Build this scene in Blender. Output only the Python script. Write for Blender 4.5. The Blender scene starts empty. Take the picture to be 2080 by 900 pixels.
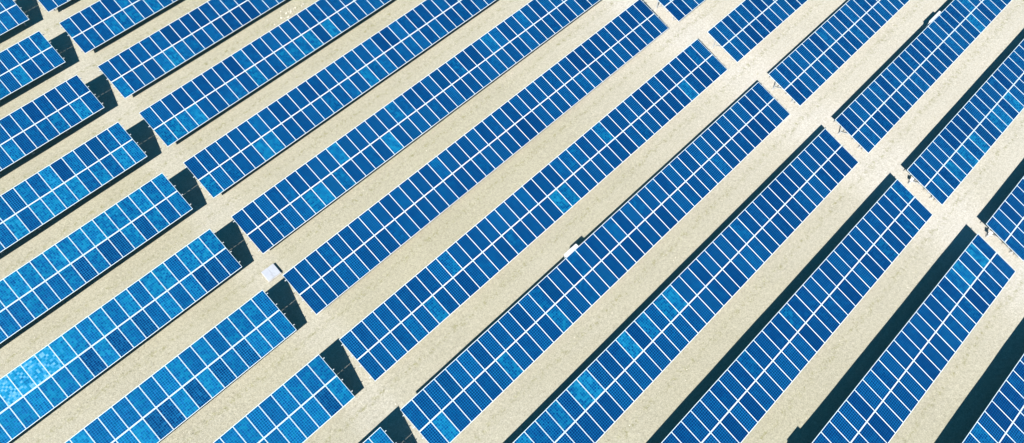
import bpy, bmesh, math, random
from mathutils import Vector, noise, Matrix

random.seed(11)
scene = bpy.context.scene
C = scene.collection

# ------------------------------------------------------------------ camera
cam_d = bpy.data.cameras.new('camera')
cam = bpy.data.objects.new('camera', cam_d)
C.objects.link(cam)
cam.location = (-3.37461, -19.87580, 53.10957)
cam.rotation_euler = (0.5334944, -0.00739454, -0.77757769)
cam_d.sensor_width = 36.0
cam_d.sensor_fit = 'HORIZONTAL'
cam_d.lens = 1520.2601 / 2080 * 36.0
cam_d.shift_x = -27.412 / 2080
cam_d.shift_y = -64.367 / 2080
cam_d.clip_start = 1.0
cam_d.clip_end = 20000.0
scene.camera = cam

# ------------------------------------------------------------------ world and sun
SUN = Vector((-0.920, -0.4073, 1.0)).normalized()      # towards the sun
w = bpy.data.worlds.new('World')
scene.world = w
w.use_nodes = True
nt = w.node_tree
nt.nodes.clear()
sky = nt.nodes.new('ShaderNodeTexSky')
sky.sky_type = 'NISHITA'
sky.sun_disc = False
sky.sun_elevation = math.asin(SUN.z)
sky.sun_rotation = math.atan2(SUN.x, SUN.y)
sky.altitude = 600
sky.air_density = 0.5
sky.dust_density = 0.0
sky.ozone_density = 10.0
bg = nt.nodes.new('ShaderNodeBackground')
bg.inputs['Strength'].default_value = 0.10
wo = nt.nodes.new('ShaderNodeOutputWorld')
cool = nt.nodes.new('ShaderNodeMix')          # sky light tinted teal to colour the shadow fill
cool.data_type = 'RGBA'
cool.blend_type = 'MULTIPLY'
cool.inputs[0].default_value = 1.0
cool.inputs[7].default_value = (0.25, 1.15, 0.90, 1.0)
nt.links.new(sky.outputs[0], cool.inputs[6])
nt.links.new(cool.outputs[2], bg.inputs[0])
nt.links.new(bg.outputs[0], wo.inputs[0])

sd = bpy.data.lights.new('sun', 'SUN')
sd.energy = 5.0
sd.angle = math.radians(0.55)
sd.color = (1.0, 0.96, 0.90)
so = bpy.data.objects.new('sun', sd)
so.rotation_euler = SUN.to_track_quat('Z', 'Y').to_euler()
so.location = (0, 0, 80)
C.objects.link(so)

scene.view_settings.view_transform = 'Standard'
scene.view_settings.look = 'None'
scene.view_settings.gamma = 1.0
scene.view_settings.exposure = 1.34
scene.render.resolution_x = 1024
scene.render.resolution_y = 443

# ------------------------------------------------------------------ helpers
class N:
    """small node graph writer"""
    def __init__(self, mat):
        mat.use_nodes = True
        self.t = mat.node_tree
        self.t.nodes.clear()
    def new(self, kind, **kw):
        n = self.t.nodes.new(kind)
        for k, v in kw.items():
            setattr(n, k, v)
        return n
    def put(self, sock, v):
        if isinstance(v, bpy.types.NodeSocket):
            self.t.links.new(v, sock)
        elif v is not None:
            sock.default_value = v
    def math(self, op, a, b=None, c=None, clamp=False):
        n = self.new('ShaderNodeMath', operation=op, use_clamp=clamp)
        for i, v in enumerate((a, b, c)):
            if v is not None:
                self.put(n.inputs[i], v)
        return n.outputs[0]
    def vmath(self, op, a, b=None):
        n = self.new('ShaderNodeVectorMath', operation=op)
        self.put(n.inputs[0], a)
        if b is not None:
            self.put(n.inputs['Scale'] if op == 'SCALE' else n.inputs[1], b)
        return n.outputs[0]
    def mix(self, f, a, b, blend='MIX'):
        n = self.new('ShaderNodeMix', data_type='RGBA', blend_type=blend)
        self.put(n.inputs[0], f)
        self.put(n.inputs[6], a)
        self.put(n.inputs[7], b)
        return n.outputs[2]
    def noise(self, vec, scale, detail=2, rough=0.5):
        n = self.new('ShaderNodeTexNoise')
        self.put(n.inputs['Vector'], vec)
        n.inputs['Scale'].default_value = scale
        n.inputs['Detail'].default_value = detail
        n.inputs['Roughness'].default_value = rough
        return n.outputs[0]
    def range(self, v, a, b, c=0.0, d=1.0, smooth=False):
        n = self.new('ShaderNodeMapRange')
        if smooth:
            n.interpolation_type = 'SMOOTHSTEP'
        self.put(n.inputs[0], v)
        for i, x in enumerate((a, b, c, d)):
            self.put(n.inputs[i + 1], x)
        return n.outputs[0]
    def out(self, bsdf):
        o = self.new('ShaderNodeOutputMaterial')
        self.t.links.new(bsdf, o.inputs[0])

def rgb(r, g, b):
    return (r, g, b, 1.0)

# ------------------------------------------------------------------ materials
def mat_cells():
    m = bpy.data.materials.new('solar_cells')
    g = N(m)
    tc = g.new('ShaderNodeTexCoord')
    oi = g.new('ShaderNodeObjectInfo')
    sep = g.new('ShaderNodeSeparateXYZ')
    g.put(sep.inputs[0], tc.outputs['Object'])
    PIT = 0.1582
    PITY = 0.1565
    cx = g.math('DIVIDE', g.math('ADD', sep.outputs[0], 3 * PIT), PIT)
    cy = g.math('DIVIDE', g.math('ADD', sep.outputs[1], 6 * PITY), PITY)
    fx = g.math('FRACT', cx)
    fy = g.math('FRACT', cy)
    dx = g.math('ABSOLUTE', g.math('SUBTRACT', fx, 0.5))
    dy = g.math('ABSOLUTE', g.math('SUBTRACT', fy, 0.5))
    line = g.math('MAXIMUM', g.math('GREATER_THAN', dx, 0.432), g.math('GREATER_THAN', dy, 0.436))
    ax = g.math('ABSOLUTE', sep.outputs[0])
    ay = g.math('ABSOLUTE', sep.outputs[1])
    margin = g.math('MAXIMUM', g.math('GREATER_THAN', ax, 3 * PIT), g.math('GREATER_THAN', ay, 6 * PITY))
    comb = g.new('ShaderNodeCombineXYZ')
    g.put(comb.inputs[0], g.math('FLOOR', cx))
    g.put(comb.inputs[1], g.math('FLOOR', cy))
    g.put(comb.inputs[2], g.math('MULTIPLY', oi.outputs['Random'], 731.0))
    wn = g.new('ShaderNodeTexWhiteNoise', noise_dimensions='3D')
    g.put(wn.inputs['Vector'], comb.outputs[0])
    rnd = wn.outputs['Value']
    rvec = wn.outputs['Color']
    # crystal grains and slow drift inside one module
    off = g.vmath('SCALE', g.vmath('ADD', comb.outputs[0], (0.37, 0.11, 0.0)), 3.1)
    gv = g.vmath('ADD', tc.outputs['Object'], off)
    vor = g.new('ShaderNodeTexVoronoi')
    g.put(vor.inputs['Vector'], gv)
    vor.inputs['Scale'].default_value = 45
    gsep = g.new('ShaderNodeSeparateColor')
    g.put(gsep.inputs[0], vor.outputs['Color'])
    grain = gsep.outputs[0]
    cloud_v = g.vmath('ADD', tc.outputs['Object'], g.vmath('SCALE', (17.0, 9.0, 5.0), g.math('MULTIPLY', oi.outputs['Random'], 40.0)))
    cloud = g.noise(cloud_v, 1.6, 2)
    # tint of the module (batch colour, with sun sheen painted in on the left rows): object colour red channel 0..1, 0.33 = the usual blue
    tsep = g.new('ShaderNodeSeparateColor')
    g.put(tsep.inputs[0], oi.outputs['Color'])
    tint = tsep.outputs[0]
    spread = g.math('MULTIPLY_ADD', tint, 0.50, 0.06)
    t = g.math('ADD', tint, g.math('MULTIPLY', g.math('SUBTRACT', rnd, 0.5), spread))
    t = g.math('ADD', t, g.math('MULTIPLY', g.math('SUBTRACT', cloud, 0.5), 0.30))
    t = g.math('ADD', t, g.math('MULTIPLY', g.math('SUBTRACT', grain, 0.5), 0.10))
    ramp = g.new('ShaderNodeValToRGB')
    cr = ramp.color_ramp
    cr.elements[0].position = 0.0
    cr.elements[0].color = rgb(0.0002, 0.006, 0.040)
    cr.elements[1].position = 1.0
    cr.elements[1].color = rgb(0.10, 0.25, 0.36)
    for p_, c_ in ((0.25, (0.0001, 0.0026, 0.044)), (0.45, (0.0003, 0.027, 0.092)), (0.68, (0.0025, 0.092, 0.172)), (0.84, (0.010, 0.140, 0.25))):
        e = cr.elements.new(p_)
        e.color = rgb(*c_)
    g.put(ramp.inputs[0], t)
    col = ramp.outputs[0]
    lst = g.math('MULTIPLY_ADD', tsep.outputs[1], 0.50, 0.42)
    linecol = g.mix(lst, col, rgb(0.008, 0.145, 0.33))
    col = g.mix(line, col, linecol)
    col = g.mix(margin, col, rgb(0.33, 0.39, 0.42))
    b = g.new('ShaderNodeBsdfPrincipled')
    g.put(b.inputs['Base Color'], col)
    g.put(b.inputs['Roughness'], g.math('MULTIPLY_ADD', grain, 0.06, 0.45))
    b.inputs['Specular IOR Level'].default_value = 0.80
    b.inputs['Specular Tint'].default_value = rgb(0.02, 0.43, 0.92)
    geo = g.new('ShaderNodeNewGeometry')
    tiltv = g.vmath('SCALE', g.vmath('SUBTRACT', rvec, (0.5, 0.5, 0.5)), 0.16)
    nn = g.vmath('NORMALIZE', g.vmath('ADD', geo.outputs['Normal'], tiltv))
    g.put(b.inputs['Normal'], nn)
    b.inputs['Coat Weight'].default_value = 0.2
    b.inputs['Coat Roughness'].default_value = 0.12
    g.put(b.inputs['Coat Normal'], geo.outputs['Normal'])
    g.out(b.outputs[0])
    return m

def mat_metal(name, col, rough=0.5, metal=0.0, var=0.1):
    m = bpy.data.materials.new(name)
    g = N(m)
    tc = g.new('ShaderNodeTexCoord')
    n = g.noise(tc.outputs['Object'], 3.5, 4)
    c = g.mix(g.range(n, 0.3, 0.7), rgb(*[x * (1 - var) for x in col]), rgb(*[min(1, x * (1 + var)) for x in col]))
    b = g.new('ShaderNodeBsdfPrincipled')
    g.put(b.inputs['Base Color'], c)
    b.inputs['Roughness'].default_value = rough
    b.inputs['Metallic'].default_value = metal
    g.out(b.outputs[0])
    return m

def mat_soil():
    m = bpy.data.materials.new('sandy_soil')
    g = N(m)
    tc = g.new('ShaderNodeTexCoord')
    P = tc.outputs['Object']
    sep = g.new('ShaderNodeSeparateXYZ')
    g.put(sep.inputs[0], P)
    X, Y = sep.outputs[0], sep.outputs[1]
    big = g.noise(P, 0.045, 3)
    mid = g.noise(P, 0.55, 4, 0.6)
    fine = g.noise(P, 4.2, 5, 0.85)
    grit = g.noise(P, 11.0, 3, 0.9)
    base = g.mix(g.range(big, 0.38, 0.62), rgb(0.264, 0.250, 0.188), rgb(0.277, 0.263, 0.209))
    # driven aisles between the blocks and a paler tone further east
    wob = g.math('MULTIPLY', g.math('SUBTRACT', g.noise(P, 0.12, 3), 0.5), 4.0)
    xa = g.math('ADD', X, wob)
    aisle1 = g.range(g.math('ABSOLUTE', g.math('ADD', xa, 0.8)), 0.8, 2.8, 1.0, 0.0, True)
    aisle2 = g.range(g.math('ABSOLUTE', g.math('SUBTRACT', xa, 42.0)), 1.5, 8.0, 1.0, 0.0, True)
    east = g.range(g.math('ADD', xa, g.math('MULTIPLY', Y, 0.12)), 22.0, 46.0, 0.0, 1.0, True)
    pale = g.math('MAXIMUM', g.math('MULTIPLY', aisle1, 0.35), g.math('MAXIMUM', aisle2, g.math('MULTIPLY', east, 0.70)))
    pale = g.math('MULTIPLY', pale, g.range(mid, 0.2, 0.75, 0.75, 1.0))
    base = g.mix(pale, base, rgb(0.362, 0.343, 0.309))
    # rain drip line and thin weeds below the low edges of the tables (row pitch 6.95 m)
    yy = g.math('ADD', g.math('ADD', Y, 2.65), g.math('MULTIPLY', g.math('SUBTRACT', g.noise(P, 0.5, 3), 0.5), 0.6))
    fr = g.math('ABSOLUTE', g.math('SUBTRACT', g.math('FRACT', g.math('ADD', g.math('DIVIDE', yy, 6.93), 0.5)), 0.5))
    drip = g.range(fr, 0.0, 0.065, 1.0, 0.0, True)
    weeds = g.math('MULTIPLY', drip, g.range(g.noise(P, 2.6, 5, 0.85), 0.50, 0.60))
    base = g.mix(g.math('MULTIPLY', weeds, 0.80), base, rgb(0.17, 0.165, 0.085))
    streak = g.noise(g.vmath('MULTIPLY', P, (0.10, 1.1, 1.0)), 1.0, 4, 0.65)
    base = g.mix(g.range(streak, 0.35, 0.65, 0.0, 0.16), base, rgb(0.235, 0.222, 0.150))
    # dry grass stain in patches
    patch = g.math('MULTIPLY', g.range(mid, 0.5, 0.68), g.range(fine, 0.42, 0.6))
    base = g.mix(g.math('MULTIPLY', patch, g.math('MULTIPLY_ADD', pale, -0.10, 0.12)), base, rgb(0.20, 0.19, 0.11))
    base = g.mix(g.range(fine, 0.36, 0.64, 0.0, 1.0), g.mix(1.0, base, rgb(0.86, 0.855, 0.84), 'MULTIPLY'), g.mix(1.0, base, rgb(1.13, 1.13, 1.14), 'MULTIPLY'))
    base = g.mix(g.range(grit, 0.33, 0.67), g.mix(1.0, base, rgb(0.77, 0.765, 0.75), 'MULTIPLY'), g.mix(1.0, base, rgb(1.22, 1.22, 1.23), 'MULTIPLY'))
    b = g.new('ShaderNodeBsdfPrincipled')
    g.put(b.inputs['Base Color'], base)
    b.inputs['Roughness'].default_value = 0.95
    b.inputs['Specular IOR Level'].default_value = 0.15
    hgt = g.math('ADD', g.math('MULTIPLY', fine, 0.06), g.math('ADD', g.math('MULTIPLY', grit, 0.02), g.math('MULTIPLY', mid, 0.04)))
    bp = g.new('ShaderNodeBump')
    bp.inputs['Strength'].default_value = 0.8
    bp.inputs['Distance'].default_value = 1.0
    g.put(bp.inputs['Height'], hgt)
    g.put(b.inputs['Normal'], bp.outputs[0])
    g.out(b.outputs[0])
    return m

M_CELL = mat_cells()
M_ALU = mat_metal('anodised_frame', (0.43, 0.49, 0.51), 0.45, 0.0, 0.04)
M_BACK = mat_metal('module_backsheet', (0.10, 0.13, 0.15), 0.6, 0.0, 0.04)
M_GALV = mat_metal('galvanised_steel', (0.40, 0.42, 0.43), 0.5, 0.35, 0.18)
M_WHITE = mat_metal('white_painted_steel', (0.50, 0.50, 0.50), 0.5, 0.0, 0.05)
M_LID = mat_metal('weathered_zinc_lid', (0.285, 0.30, 0.335), 0.6, 0.0, 0.06)
M_GREY = mat_metal('grey_plastic', (0.30, 0.31, 0.32), 0.5, 0.0, 0.1)
M_CONC = mat_metal('pale_concrete', (0.32, 0.31, 0.29), 0.9, 0.0, 0.16)
M_SOIL = mat_soil()
M_STONE = mat_metal('pale_stone', (0.40, 0.37, 0.31), 0.9, 0.0, 0.3)
M_GRASS = mat_metal('dry_grass', (0.17, 0.165, 0.085), 0.9, 0.0, 0.4)

def mesh_of(name, bm, mats):
    me = bpy.data.meshes.new(name)
    bm.to_mesh(me)
    bm.free()
    for m in (mats if isinstance(mats, (list, tuple)) else [mats]):
        me.materials.append(m)
    return me

def link(name, me, parent=None, loc=(0, 0, 0), rot=(0, 0, 0)):
    o = bpy.data.objects.new(name, me)
    C.objects.link(o)
    o.parent = parent
    o.location = loc
    o.rotation_euler = rot
    return o

def thing(name, label, cat, loc, group=None, rotz=0.0):
    o = link(name, None, None, loc, (0, 0, rotz))
    o.empty_display_size = 0.3
    o['label'] = label
    o['category'] = cat
    if group:
        o['group'] = group
    return o

def box(bm, c, s, mi=0, rotx=0.0, bevel=0.0):
    r = bmesh.ops.create_cube(bm, size=1.0, matrix=Matrix.Translation(c) @ Matrix.Rotation(rotx, 4, 'X') @ Matrix.Diagonal((*s, 1)))
    vs = r['verts']
    fs = {f for v in vs for f in v.link_faces}
    for f in fs:
        f.material_index = mi
    if bevel:
        bmesh.ops.bevel(bm, geom=list({e for v in vs for e in v.link_edges}), offset=bevel, segments=1, affect='EDGES')

def bar(bm, a, b, wx, wy, mi=0):
    """square bar from a to b"""
    a, b = Vector(a), Vector(b)
    d = b - a
    q = d.to_track_quat('Z', 'X').to_matrix().to_4x4()
    r = bmesh.ops.create_cube(bm, size=1.0, matrix=Matrix.Translation((a + b) / 2) @ q @ Matrix.Diagonal((wx, wy, d.length, 1)))
    for f in {f for v in r['verts'] for f in v.link_faces}:
        f.material_index = mi

# ------------------------------------------------------------------ ground
def build_ground():
    bm = bmesh.new()
    xs = [-6000, -1500, -400, -120, -60] + [-35 + 0.5 * i for i in range(260)] + [110, 160, 400, 1500, 6000]
    ys = [-6000, -1500, -400, -120, -70] + [-50 + 0.5 * i for i in range(230)] + [75, 110, 400, 1500, 6000]
    grid = []
    for y in ys:
        row = []
        for x in xs:
            z = 0.0
            if -34 < x < 96 and -49 < y < 65:
                z = 0.075 * noise.noise(Vector((x * 0.22, y * 0.22, 0.3))) + 0.02 * noise.noise(Vector((x * 0.9, y * 0.9, 4.1)))
            row.append(bm.verts.new((x, y, z)))
        grid.append(row)
    for j in range(len(ys) - 1):
        for i in range(len(xs) - 1):
            f = bm.faces.new((grid[j][i], grid[j][i + 1], grid[j + 1][i + 1], grid[j + 1][i]))
            f.smooth = True
    o = link('ground', mesh_of('ground', bm, M_SOIL))
    o['kind'] = 'structure'
build_ground()

def gz(x, y):
    return 0.075 * noise.noise(Vector((x * 0.22, y * 0.22, 0.3))) + 0.02 * noise.noise(Vector((x * 0.9, y * 0.9, 4.1)))

# ------------------------------------------------------------------ solar tables
PITCH = 1.01
TILT = 0.27848
SLOPE = 3.9296
MW, ML, GAP, FR, TH = 0.998, 1.956, 0.0176, 0.018, 0.040
FRY = 0.038

def module_mesh():
    bm = bmesh.new()
    box(bm, (0, 0, -0.012), (MW - 2 * FR + 0.004, ML - 2 * FRY + 0.004, 0.012), 1)
    for f in bm.faces:
        f.material_index = 0 if f.normal.z > 0.5 else 1
    return mesh_of('solar_module', bm, [M_CELL, M_BACK])

def frame_mesh():
    bm = bmesh.new()
    for s in (-1, 1):
        box(bm, (s * (MW - FR) / 2, 0, -TH / 2), (FR, ML, TH))
        box(bm, (0, s * (ML - FRY) / 2, -TH / 2), (MW - 2 * FR, FRY, TH))
    return mesh_of('frame', bm, M_ALU)

ME_MOD = module_mesh()
ME_FRAME = frame_mesh()

YR = [48.772, 41.8, 34.733, 27.646, 20.734, 13.826, 6.899, 0.0, -6.854, -13.754, -20.652, -27.644, -34.648]
XM = [0.112, 0.106, 0.094, 0.083, 0.083, 0.074, 0.03, 0.0, -0.075, -0.145, -0.232, -0.21, -0.189]
HM = [1.373, 1.311, 1.298, 1.337, 1.308, 1.269, 1.324, 1.312, 1.339, 1.401, 1.451, 1.564, 1.545]
HL = [1.644, 1.607, 1.677, 1.758, 1.729, 1.624, 1.599, 1.498, 1.499]
HR = {6: 1.383, 7: 1.341, 8: 1.309, 9: 1.264, 10: 1.191, 11: 1.143}
GL = [1.688, 1.726, 1.75, 1.714, 1.72, 1.759, 1.724, 1.674, 1.671]
GR = {6: 1.259, 7: 1.28, 8: 1.361, 9: 1.475, 10: 1.564, 11: 1.609}
DL = [0.037, -0.017, -0.013, -0.028, -0.012, -0.007, -0.075, 0.059, 0.005]
DR = {6: -0.151, 7: -0.114, 8: -0.088, 9: -0.062, 10: -0.087, 11: -0.075}
# columns in view plus a few beyond the frame
COLS = {(0, 'L'): (34, 39), (1, 'L'): (29, 39), (2, 'L'): (26, 39), (3, 'L'): (23, 39), (4, 'L'): (19, 39), (5, 'L'): (16, 39),
        (6, 'L'): (20, 39), (7, 'L'): (26, 39), (8, 'L'): (33, 39),
        (0, 'M'): (0, 7), (1, 'M'): (0, 14), (2, 'M'): (0, 22), (3, 'M'): (0, 29), (4, 'M'): (0, 36), (5, 'M'): (0, 39), (6, 'M'): (0, 39),
        (7, 'M'): (0, 39), (8, 'M'): (0, 39), (9, 'M'): (0, 39), (10, 'M'): (4, 39), (11, 'M'): (11, 39), (12, 'M'): (18, 39),
        (6, 'R'): (0, 9), (7, 'R'): (0, 16), (8, 'R'): (0, 23), (9, 'R'): (0, 30), (10, 'R'): (0, 26), (11, 'R'): (0, 12)}
# measured shade of single modules, sun glare included: (row, block, column, 0 upper / 1 lower): -2 navy ... 4 milky
SHADE = {(1,'M',3,1):2,(1,'M',4,1):2,(1,'M',5,1):2,(1,'M',7,1):2,(1,'M',8,1):1,(1,'M',0,0):1,(1,'M',1,1):1,(1,'M',1,0):-1,(1,'M',4,0):-1,(1,'M',6,1):-1,(2,'M',4,1):2,(2,'M',5,1):3,(2,'M',7,1):1,(2,'M',5,0):1,(2,'M',0,1):2,(2,'M',9,1):1,(2,'M',12,0):1,(2,'M',6,1):1,(2,'M',6,0):-2,(2,'M',9,0):-2,(2,'M',7,0):-1,(2,'M',2,1):-2,(2,'M',3,1):-2,(2,'M',10,1):-2,(2,'M',13,1):-1,(1,'L',39,0):2,(1,'L',37,0):1,(1,'L',38,0):1,(1,'L',36,1):2,(1,'L',39,1):1,(1,'L',34,1):1,(2,'L',38,1):2,(3,'M',3,1):3,(3,'M',6,1):1,(3,'M',7,1):1,(3,'M',9,1):2,(0,'L',39,0):1,(3,'M',12,1):2,(3,'M',14,1):2,(3,'M',15,1):2,(3,'M',17,1):2,(3,'M',18,1):1,(3,'M',19,1):1,(3,'M',16,1):-2,(4,'M',21,0):1,(4,'M',16,1):2,(4,'M',17,1):1,(4,'M',18,1):1,(4,'M',14,1):1,(5,'M',26,0):2,(5,'M',15,0):2,(5,'M',18,1):1,(5,'M',24,0):-2,(5,'M',20,0):-2,(7,'M',35,1):2,(6,'M',29,1):1,(5,'M',31,1):-2,(6,'M',31,1):-1,(7,'R',8,1):-2,(8,'R',9,0):-1,(9,'R',19,1):2,(8,'R',10,1):1,(8,'R',7,0):1,(10,'R',13,1):2,(10,'R',15,1):-1,(3,'L',37,0):-2,(3,'L',34,0):-1,(3,'L',36,0):-1,(3,'L',38,1):3,(3,'L',39,1):2,(3,'L',36,1):3,(3,'L',34,1):3,(3,'L',33,1):3,(3,'L',32,1):3,(3,'L',31,1):3,(3,'L',35,1):1,(3,'L',37,1):1,(3,'L',30,1):1,(2,'L',32,1):2,(2,'L',34,1):1,(2,'L',35,1):1,(3,'M',1,1):2,(3,'M',2,1):2,(3,'M',0,1):2,(4,'M',0,1):2,(4,'L',39,0):2,(4,'L',37,0):3,(4,'L',35,0):3,(4,'L',36,0):2,(4,'L',34,0):3,(4,'L',38,0):1,(4,'L',38,1):1,(3,'L',30,0):-1,(4,'M',6,1):2,(4,'M',5,1):3,(4,'M',6,0):1,(5,'M',9,0):2,(5,'M',13,1):3,(5,'M',5,1):2,(5,'M',6,1):3,(5,'M',10,0):-2,(5,'M',7,1):-2,(5,'M',15,1):-2,(5,'M',17,1):-2,(7,'M',19,1):3,(7,'M',20,1):2,(7,'M',26,0):2,(7,'M',29,1):1,(8,'M',31,1):1,(7,'M',20,0):-1,(10,'R',8,1):-2,(10,'R',5,1):2,(10,'R',7,1):2,(10,'R',3,1):2,(10,'R',11,1):2,(10,'R',1,1):1,(10,'R',10,1):2,(9,'M',39,1):-1,(4,'L',26,0):3,(4,'L',27,0):3,(4,'L',28,0):2,(4,'L',29,0):2,(4,'L',30,0):3,(4,'L',31,0):3,(4,'L',32,0):3,(4,'L',33,0):3,(4,'L',27,1):2,(4,'L',26,1):1,(4,'L',32,1):2,(4,'L',35,1):2,(4,'L',30,1):2,(4,'L',34,1):-2,(4,'L',31,1):-1,(4,'L',36,1):-2,(4,'L',33,1):-1,(5,'L',34,0):3,(5,'L',35,0):3,(5,'L',37,0):3,(5,'L',38,0):3,(5,'L',32,0):3,(5,'L',30,0):3,(5,'L',39,0):2,(5,'L',36,0):1,(5,'L',31,0):1,(5,'L',33,0):1,(5,'L',29,0):2,(5,'L',34,1):2,(5,'L',36,1):2,(5,'L',35,1):1,(5,'L',33,1):1,(5,'L',39,1):-2,(5,'L',37,1):-2,(5,'L',38,1):-1,(5,'L',32,1):-2,(7,'M',9,0):2,(7,'M',6,1):2,(6,'M',3,0):1,(6,'M',8,1):1,(9,'M',19,0):3,(9,'M',18,0):2,(9,'M',16,0):2,(8,'M',12,1):2,(8,'M',15,1):1,(8,'M',12,0):1,(8,'M',13,0):-2,(8,'M',17,1):-2,(11,'M',38,0):3,(11,'M',36,0):2,(11,'M',33,0):1,(11,'M',34,1):1,(10,'M',30,0):-1,(10,'M',29,0):-1,(5,'L',24,0):4,(5,'L',25,0):4,(5,'L',26,0):4,(5,'L',27,0):3,(5,'L',28,0):2,(5,'L',23,0):4,(5,'L',29,1):3,(5,'L',27,1):2,(5,'L',23,1):2,(5,'L',24,1):2,(5,'L',25,1):2,(5,'L',22,1):2,(5,'L',28,1):-1,(5,'L',30,1):-1,(6,'L',32,0):2,(6,'L',26,0):1,(6,'L',33,0):1,(6,'L',35,0):1,(6,'L',27,0):1,(6,'L',30,0):1,(6,'L',33,1):3,(6,'L',31,1):3,(6,'L',28,1):3,(6,'L',27,1):2,(6,'L',29,1):-2,(6,'L',32,1):-2,(6,'L',34,1):-1,(6,'L',36,1):-2,(6,'L',30,1):-1,(7,'L',39,1):2,(7,'L',34,1):1,(8,'M',1,1):3,(8,'M',7,1):2,(8,'M',3,0):-2,(7,'L',38,1):-2,(8,'M',4,1):-1,(9,'M',14,0):3,(9,'M',10,0):3,(9,'M',9,0):3,(9,'M',7,0):2,(9,'M',4,0):3,(9,'M',5,0):1,(9,'M',11,0):-1}

ORD = ['first', 'second', 'third', 'fourth', 'fifth', 'sixth', 'seventh', 'eighth', 'ninth', 'tenth', 'eleventh', 'twelfth', 'thirteenth']
LABELS = {
    (0, 'L'): 'sliver of blue solar table in the extreme top left corner, mostly cut off',
    (1, 'L'): 'blue solar table leaving the left edge, second one down from the top left corner',
    (2, 'L'): 'blue solar table leaving the left edge, third one down from the top left corner',
    (3, 'L'): 'blue solar table leaving the left edge, fourth down, lower modules turquoise towards its left',
    (4, 'L'): 'blue solar table leaving the left edge, fifth down, upper modules light turquoise',
    (5, 'L'): 'palest solar table with milky light blue modules near the lower left corner',
    (6, 'L'): 'blue solar table running off the bottom edge just below the white lid box',
    (7, 'L'): 'shorter blue solar table running off the bottom edge, second right of the bottom left corner',
    (8, 'L'): 'small corner of blue solar table at the bottom edge, mostly cut off by it',
    (0, 'M'): 'short piece of blue solar table at the top edge, left end beside the corner table',
    (1, 'M'): 'long blue solar table running off the top, first full left end from the corner',
    (2, 'M'): 'long blue solar table of the middle block, third left end from the top left',
    (3, 'M'): 'long blue solar table of the middle block, fourth left end from the top left',
    (4, 'M'): 'long blue solar table of the middle block, fifth left end from the top left',
    (5, 'M'): 'long blue solar table of the middle block, left end just above the white lid box',
    (6, 'M'): 'full length blue solar table whose left end starts right beside the white lid box',
    (7, 'M'): 'full length dark blue solar table with one turquoise module low in its middle',
    (8, 'M'): 'full length blue solar table with a white box behind its upper edge halfway along',
    (9, 'M'): 'blue solar table from bottom edge to right aisle with few turquoise modules near its bottom',
    (10, 'M'): 'blue solar table in the lower right, between the turquoise spotted one and the wide shadow',
    (11, 'M'): 'blue solar table ending at the right edge, wide dark shadow along its upper side',
    (12, 'M'): 'blue solar table cut off by the bottom right corner of the view',
    (6, 'R'): 'small blue solar table corner at the top edge, leftmost beyond the right aisle',
    (7, 'R'): 'blue solar table at the top right, second beyond the right aisle, no shadow showing',
    (8, 'R'): 'blue solar table at the top right, third beyond the aisle, thin shadow along it',
    (9, 'R'): 'blue solar table at the top right with a white box behind its upper edge',
    (10, 'R'): 'blue solar table at the right edge with wide shadow, fifth beyond the right aisle',
    (11, 'R'): 'blue solar table cut off at the right edge, lowest of those beyond the aisle'}

def profile_mesh(name, length):
    """C purlin along X, centred"""
    bm = bmesh.new()
    box(bm, (0, 0.0, -0.003), (length, 0.055, 0.006))
    box(bm, (0, -0.0245, -0.045), (length, 0.006, 0.078))
    box(bm, (0, 0.0, -0.087), (length, 0.055, 0.006))
    return mesh_of(name, bm, M_GALV)

cos_t, sin_t = math.cos(TILT), math.sin(TILT)

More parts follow.
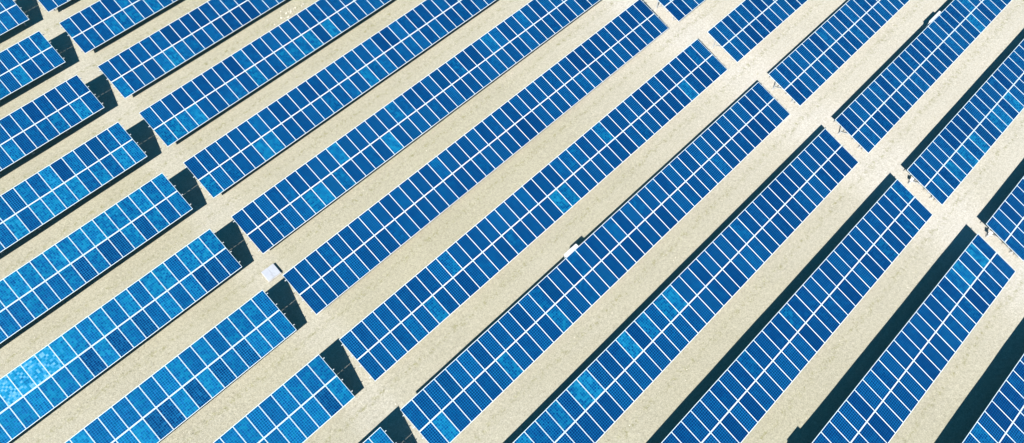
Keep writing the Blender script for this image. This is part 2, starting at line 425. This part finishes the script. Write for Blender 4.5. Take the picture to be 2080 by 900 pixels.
def build_table(k, b):
    c0, c1 = COLS[(k, b)]
    if b == 'M':
        x0, y0, h = XM[k], YR[k], HM[k]
    elif b == 'L':
        x0, y0, h = XM[k] - GL[k] - 40 * PITCH, YR[k] + DL[k], HL[k]
    else:
        x0, y0, h = XM[k] + 40 * PITCH + GR[k], YR[k] + DR[k], HR[k]
    root = thing('solar_table', LABELS[(k, b)], 'solar table', (x0 + c0 * PITCH, y0, 0), 'solar tables standing in parallel rows')
    base = 0.40 if (b == 'L' and k >= 3) else 0.25  # higher base on left rows paints the glare sheen into their tint
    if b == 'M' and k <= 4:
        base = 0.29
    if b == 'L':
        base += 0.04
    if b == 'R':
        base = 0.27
    for c in range(c0, c1 + 1):
        for half in (0, 1):
            s = (ML + GAP) / 2 * (1 if half == 0 else -1)
            jz = random.uniform(-0.0015, 0.0015)
            rx = TILT + random.gauss(0, 0.004)
            ry = random.gauss(0, 0.004)
            o = link('solar_module', ME_MOD, root,
                     ((c - c0 + 0.5) * PITCH, s * cos_t - jz * sin_t, h + s * sin_t + jz * cos_t), (rx, ry, 0))
            key = (k, b, c, half)
            lv = SHADE.get(key)
            if lv is None:
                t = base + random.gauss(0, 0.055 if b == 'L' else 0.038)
                if random.random() < 0.06:
                    t += 0.12
            else:
                t = {-2: 0.10, -1: 0.17, 0: 0.25, 1: 0.38, 2: 0.50, 3: 0.56, 4: 0.78}[lv] + random.gauss(0, 0.02)
                if lv >= 4:
                    o['label'] = 'milky light blue solar module'
                elif lv == 3:
                    o['label'] = 'light turquoise blue solar module'
                elif lv == -2:
                    o['label'] = 'dark navy solar module'
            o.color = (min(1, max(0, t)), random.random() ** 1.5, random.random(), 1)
            link('frame', ME_FRAME, o)
    n = c1 - c0 + 1
    L = n * PITCH
    # purlins, poking a little out of the true ends
    e0 = 0.14 if c0 == 0 else 0.0
    e1 = 0.14 if c1 == 39 else 0.0
    pm = profile_mesh('purlin', L + e0 + e1)
    for s in (-1.52, -0.47, 0.47, 1.52):
        z = -TH - 0.002
        link('purlin', pm, root, ((L + e1 - e0) / 2, s * cos_t - z * sin_t, h + s * sin_t + z * cos_t), (TILT, 0, 0))
    # frames every three modules
    zr = -TH - 0.094 - 0.045
    bm = bmesh.new()
    box(bm, (0, 0, 0), (0.06, 3.35, 0.085))
    rm = mesh_of('rafter', bm, M_GALV)
    def under(s):
        return (s * cos_t - (zr - 0.04) * sin_t, h + s * sin_t + (zr - 0.04) * cos_t)
    yf, zf = under(-1.05)
    yb, zb = under(1.05)
    pmesh = []
    for zt in (zf, zb):
        bm = bmesh.new()
        box(bm, (0, -0.035, (zt - 0.25) / 2), (0.07, 0.006, zt + 0.25))
        box(bm, (-0.032, 0, (zt - 0.25) / 2), (0.006, 0.064, zt + 0.25))
        box(bm, (0.032, 0, (zt - 0.25) / 2), (0.006, 0.064, zt + 0.25))
        box(bm, (0, 0, 0.02), (0.22, 0.22, 0.16), 1)
        pmesh.append(mesh_of('post', bm, [M_GALV, M_CONC]))
    bm = bmesh.new()
    yb2, zb2 = under(-0.25)
    bar(bm, (0.05, yb, 0.35), (0.05, yb2, zb2 + 0.02), 0.04, 0.04)
    brm = mesh_of('brace', bm, M_GALV)
    first = (0.45 - (c0 % 3)) % 3
    x = first * PITCH
    while x < L:
        link('rafter', rm, root, (x, -zr * sin_t, h + zr * cos_t), (TILT, 0, 0))
        link('post', pmesh[0], root, (x, yf, 0))
        link('post', pmesh[1], root, (x, yb, 0))
        link('brace', brm, root, (x, 0, 0))
        x += 3 * PITCH
    # junction boxes seen at the near ends of two tables
    if (k, b) in ((10, 'R'), (11, 'R')):
        bm = bmesh.new()
        box(bm, (0, 0, 0), (0.12, 0.24, 0.32), 0, 0, 0.01)
        jb = link('junction_box', mesh_of('junction_box', bm, M_WHITE), root, (0.30, yb + 0.05, 0.75))
        bm = bmesh.new()
        box(bm, (-0.066, 0, 0), (0.010, 0.20, 0.26), 0, 0, 0.004)
        link('cover', mesh_of('cover', bm, M_WHITE), jb)
        bm = bmesh.new()
        bar(bm, (0.0, 0, -0.27), (0.0, 0, -0.9), 0.03, 0.03)
        link('conduit', mesh_of('conduit', bm, M_GALV), jb)
    return root

for key in COLS:
    build_table(*key)

# ------------------------------------------------------------------ white lidded cabinet in the left aisle
def service_box():
    x, y, z = -0.34, 10.53, 0.0
    t = thing('service_box', 'low white square utility box with a flat lid on the sandy aisle', 'utility box', (x, y, z), None, math.radians(-1.5))
    bm = bmesh.new()
    box(bm, (0, 0, 0.03), (1.16, 1.10, 0.18), 0, 0, 0.01)
    link('plinth', mesh_of('plinth', bm, M_CONC), t)
    bm = bmesh.new()
    box(bm, (0, 0, 0.15), (1.00, 0.95, 0.08), 0, 0, 0.008)
    link('body', mesh_of('body', bm, M_WHITE), t)
    bm = bmesh.new()
    for s in (-1, 1):
        box(bm, (s * 0.272, 0, 0.207), (0.536, 1.03, 0.035), 0, 0, 0.008)
    lid = link('lid', mesh_of('lid', bm, M_LID), t)
    for s in (-1, 1):
        bm = bmesh.new()
        box(bm, (s * 0.12, -0.28, 0.245), (0.025, 0.14, 0.012), 0)
        box(bm, (s * 0.12, -0.335, 0.2325), (0.02, 0.02, 0.014), 0)
        box(bm, (s * 0.12, -0.225, 0.2325), (0.02, 0.02, 0.014), 0)
        link('handle', mesh_of('handle', bm, M_GREY), lid)
service_box()

# ------------------------------------------------------------------ string combiner cabinets behind the upper edges
def combiner(x0, x1, y0, y1, ztop, label):
    cx, cy = (x0 + x1) / 2, (y0 + y1) / 2
    wx, wy = x1 - x0, y1 - y0
    t = thing('combiner_cabinet', label, 'electrical cabinet', (cx, cy, 0), 'white cabinets behind the table edges')
    bm = bmesh.new()
    box(bm, (0, 0, ztop - 0.42), (wx - 0.10, wy - 0.08, 0.76), 0, 0, 0.01)
    link('body', mesh_of('body', bm, M_WHITE), t)
    bm = bmesh.new()
    box(bm, (0, 0, ztop - 0.02), (wx, wy, 0.035), 0, 0.06, 0.006)
    link('roof', mesh_of('roof', bm, M_WHITE), t)
    bm = bmesh.new()
    for s in (-1, 1):
        box(bm, (s * (wx - 0.12) / 4, wy / 2 - 0.035, ztop - 0.42), ((wx - 0.16) / 2, 0.012, 0.68), 0, 0, 0.003)
    d = link('door', mesh_of('door', bm, M_WHITE), t)
    bm = bmesh.new()
    box(bm, (0.05, wy / 2 - 0.022, ztop - 0.42), (0.02, 0.02, 0.14), 0)
    link('handle', mesh_of('handle', bm, M_GREY), d)
    for s in (-1, 1):
        bm = bmesh.new()
        box(bm, (s * (wx / 2 - 0.12), 0, (ztop - 0.80 - 0.2) / 2), (0.05, 0.05, ztop - 0.80 + 0.2))
        link('leg', mesh_of('leg', bm, M_GALV), t)
combiner(16.30, 17.64, -4.93, -4.58, 1.62, 'white cabinet behind the middle of the long central solar table')
combiner(57.72, 59.60, -12.02, -11.66, 1.62, 'white cabinet behind a solar table near the top right corner')
combiner(16.15, 17.45, -25.74, -25.38, 1.75, 'white cabinet behind a solar table just below the bottom edge')

# ------------------------------------------------------------------ loose stones and dry tufts
def table_y(y):
    return min(abs(y - yr) for yr in YR)

def scatter():
    bm = bmesh.new()
    def stone(x, y, r):
        z = gz(x, y)
        m = Matrix.Translation((x, y, z + r * 0.2)) @ Matrix.Rotation(random.uniform(0, 6.3), 4, 'Z') @ Matrix.Diagonal((r * random.uniform(.7, 1.4), r * random.uniform(.7, 1.2), r * random.uniform(.4, .7), 1))
        bmesh.ops.create_icosphere(bm, subdivisions=1, radius=1.0, matrix=m)
    for _ in range(2600):
        stone(random.uniform(-24, 78), random.uniform(-36, 52), random.choice((0.02, 0.025, 0.03, 0.03, 0.045)))
    for _ in range(34):
        stone(random.gauss(16.6, 0.9), random.gauss(32.1, 0.45), random.uniform(0.03, 0.12))
    for v in bm.verts:
        v.co += 0.006 * Vector((random.uniform(-1, 1), random.uniform(-1, 1), random.uniform(-1, 1)))
    o = link('loose_stones', mesh_of('loose_stones', bm, M_STONE))
    o['kind'] = 'stuff'
    o['label'] = 'small pale stones scattered over the sandy ground'
    o['category'] = 'stones'
    verts, faces = [], []
    for _ in range(15000):
        k = random.choice(YR)
        if random.random() < 0.6:
            y = k - 2.25 + random.gauss(0, 0.45)
        else:
            y = k - 2.0 - random.random() * 3.0
        x = random.uniform(-24, 80)
        if noise.noise(Vector((x * 0.5, y * 0.8, 7))) < random.uniform(-0.25, 0.5):
            continue
        z = gz(x, y)
        for _b in range(5):
            a = random.uniform(0, 6.28)
            l = random.uniform(0.03, 0.09)
            hgt = random.uniform(0.03, 0.10)
            ca, sa = math.cos(a), math.sin(a)
            px, py = x + random.gauss(0, 0.03), y + random.gauss(0, 0.03)
            i = len(verts)
            verts += [(px - sa * 0.010, py + ca * 0.010, z - 0.01), (px + sa * 0.010, py - ca * 0.010, z - 0.01), (px + ca * l, py + sa * l, z + hgt)]
            faces.append((i, i + 1, i + 2))
    me = bpy.data.meshes.new('dry_grass')
    me.from_pydata(verts, [], faces)
    me.materials.append(M_GRASS)
    o = link('dry_grass', me)
    o['kind'] = 'stuff'
    o['label'] = 'sparse dry grass tufts along the low edges of the tables'
    o['category'] = 'grass'
scatter()
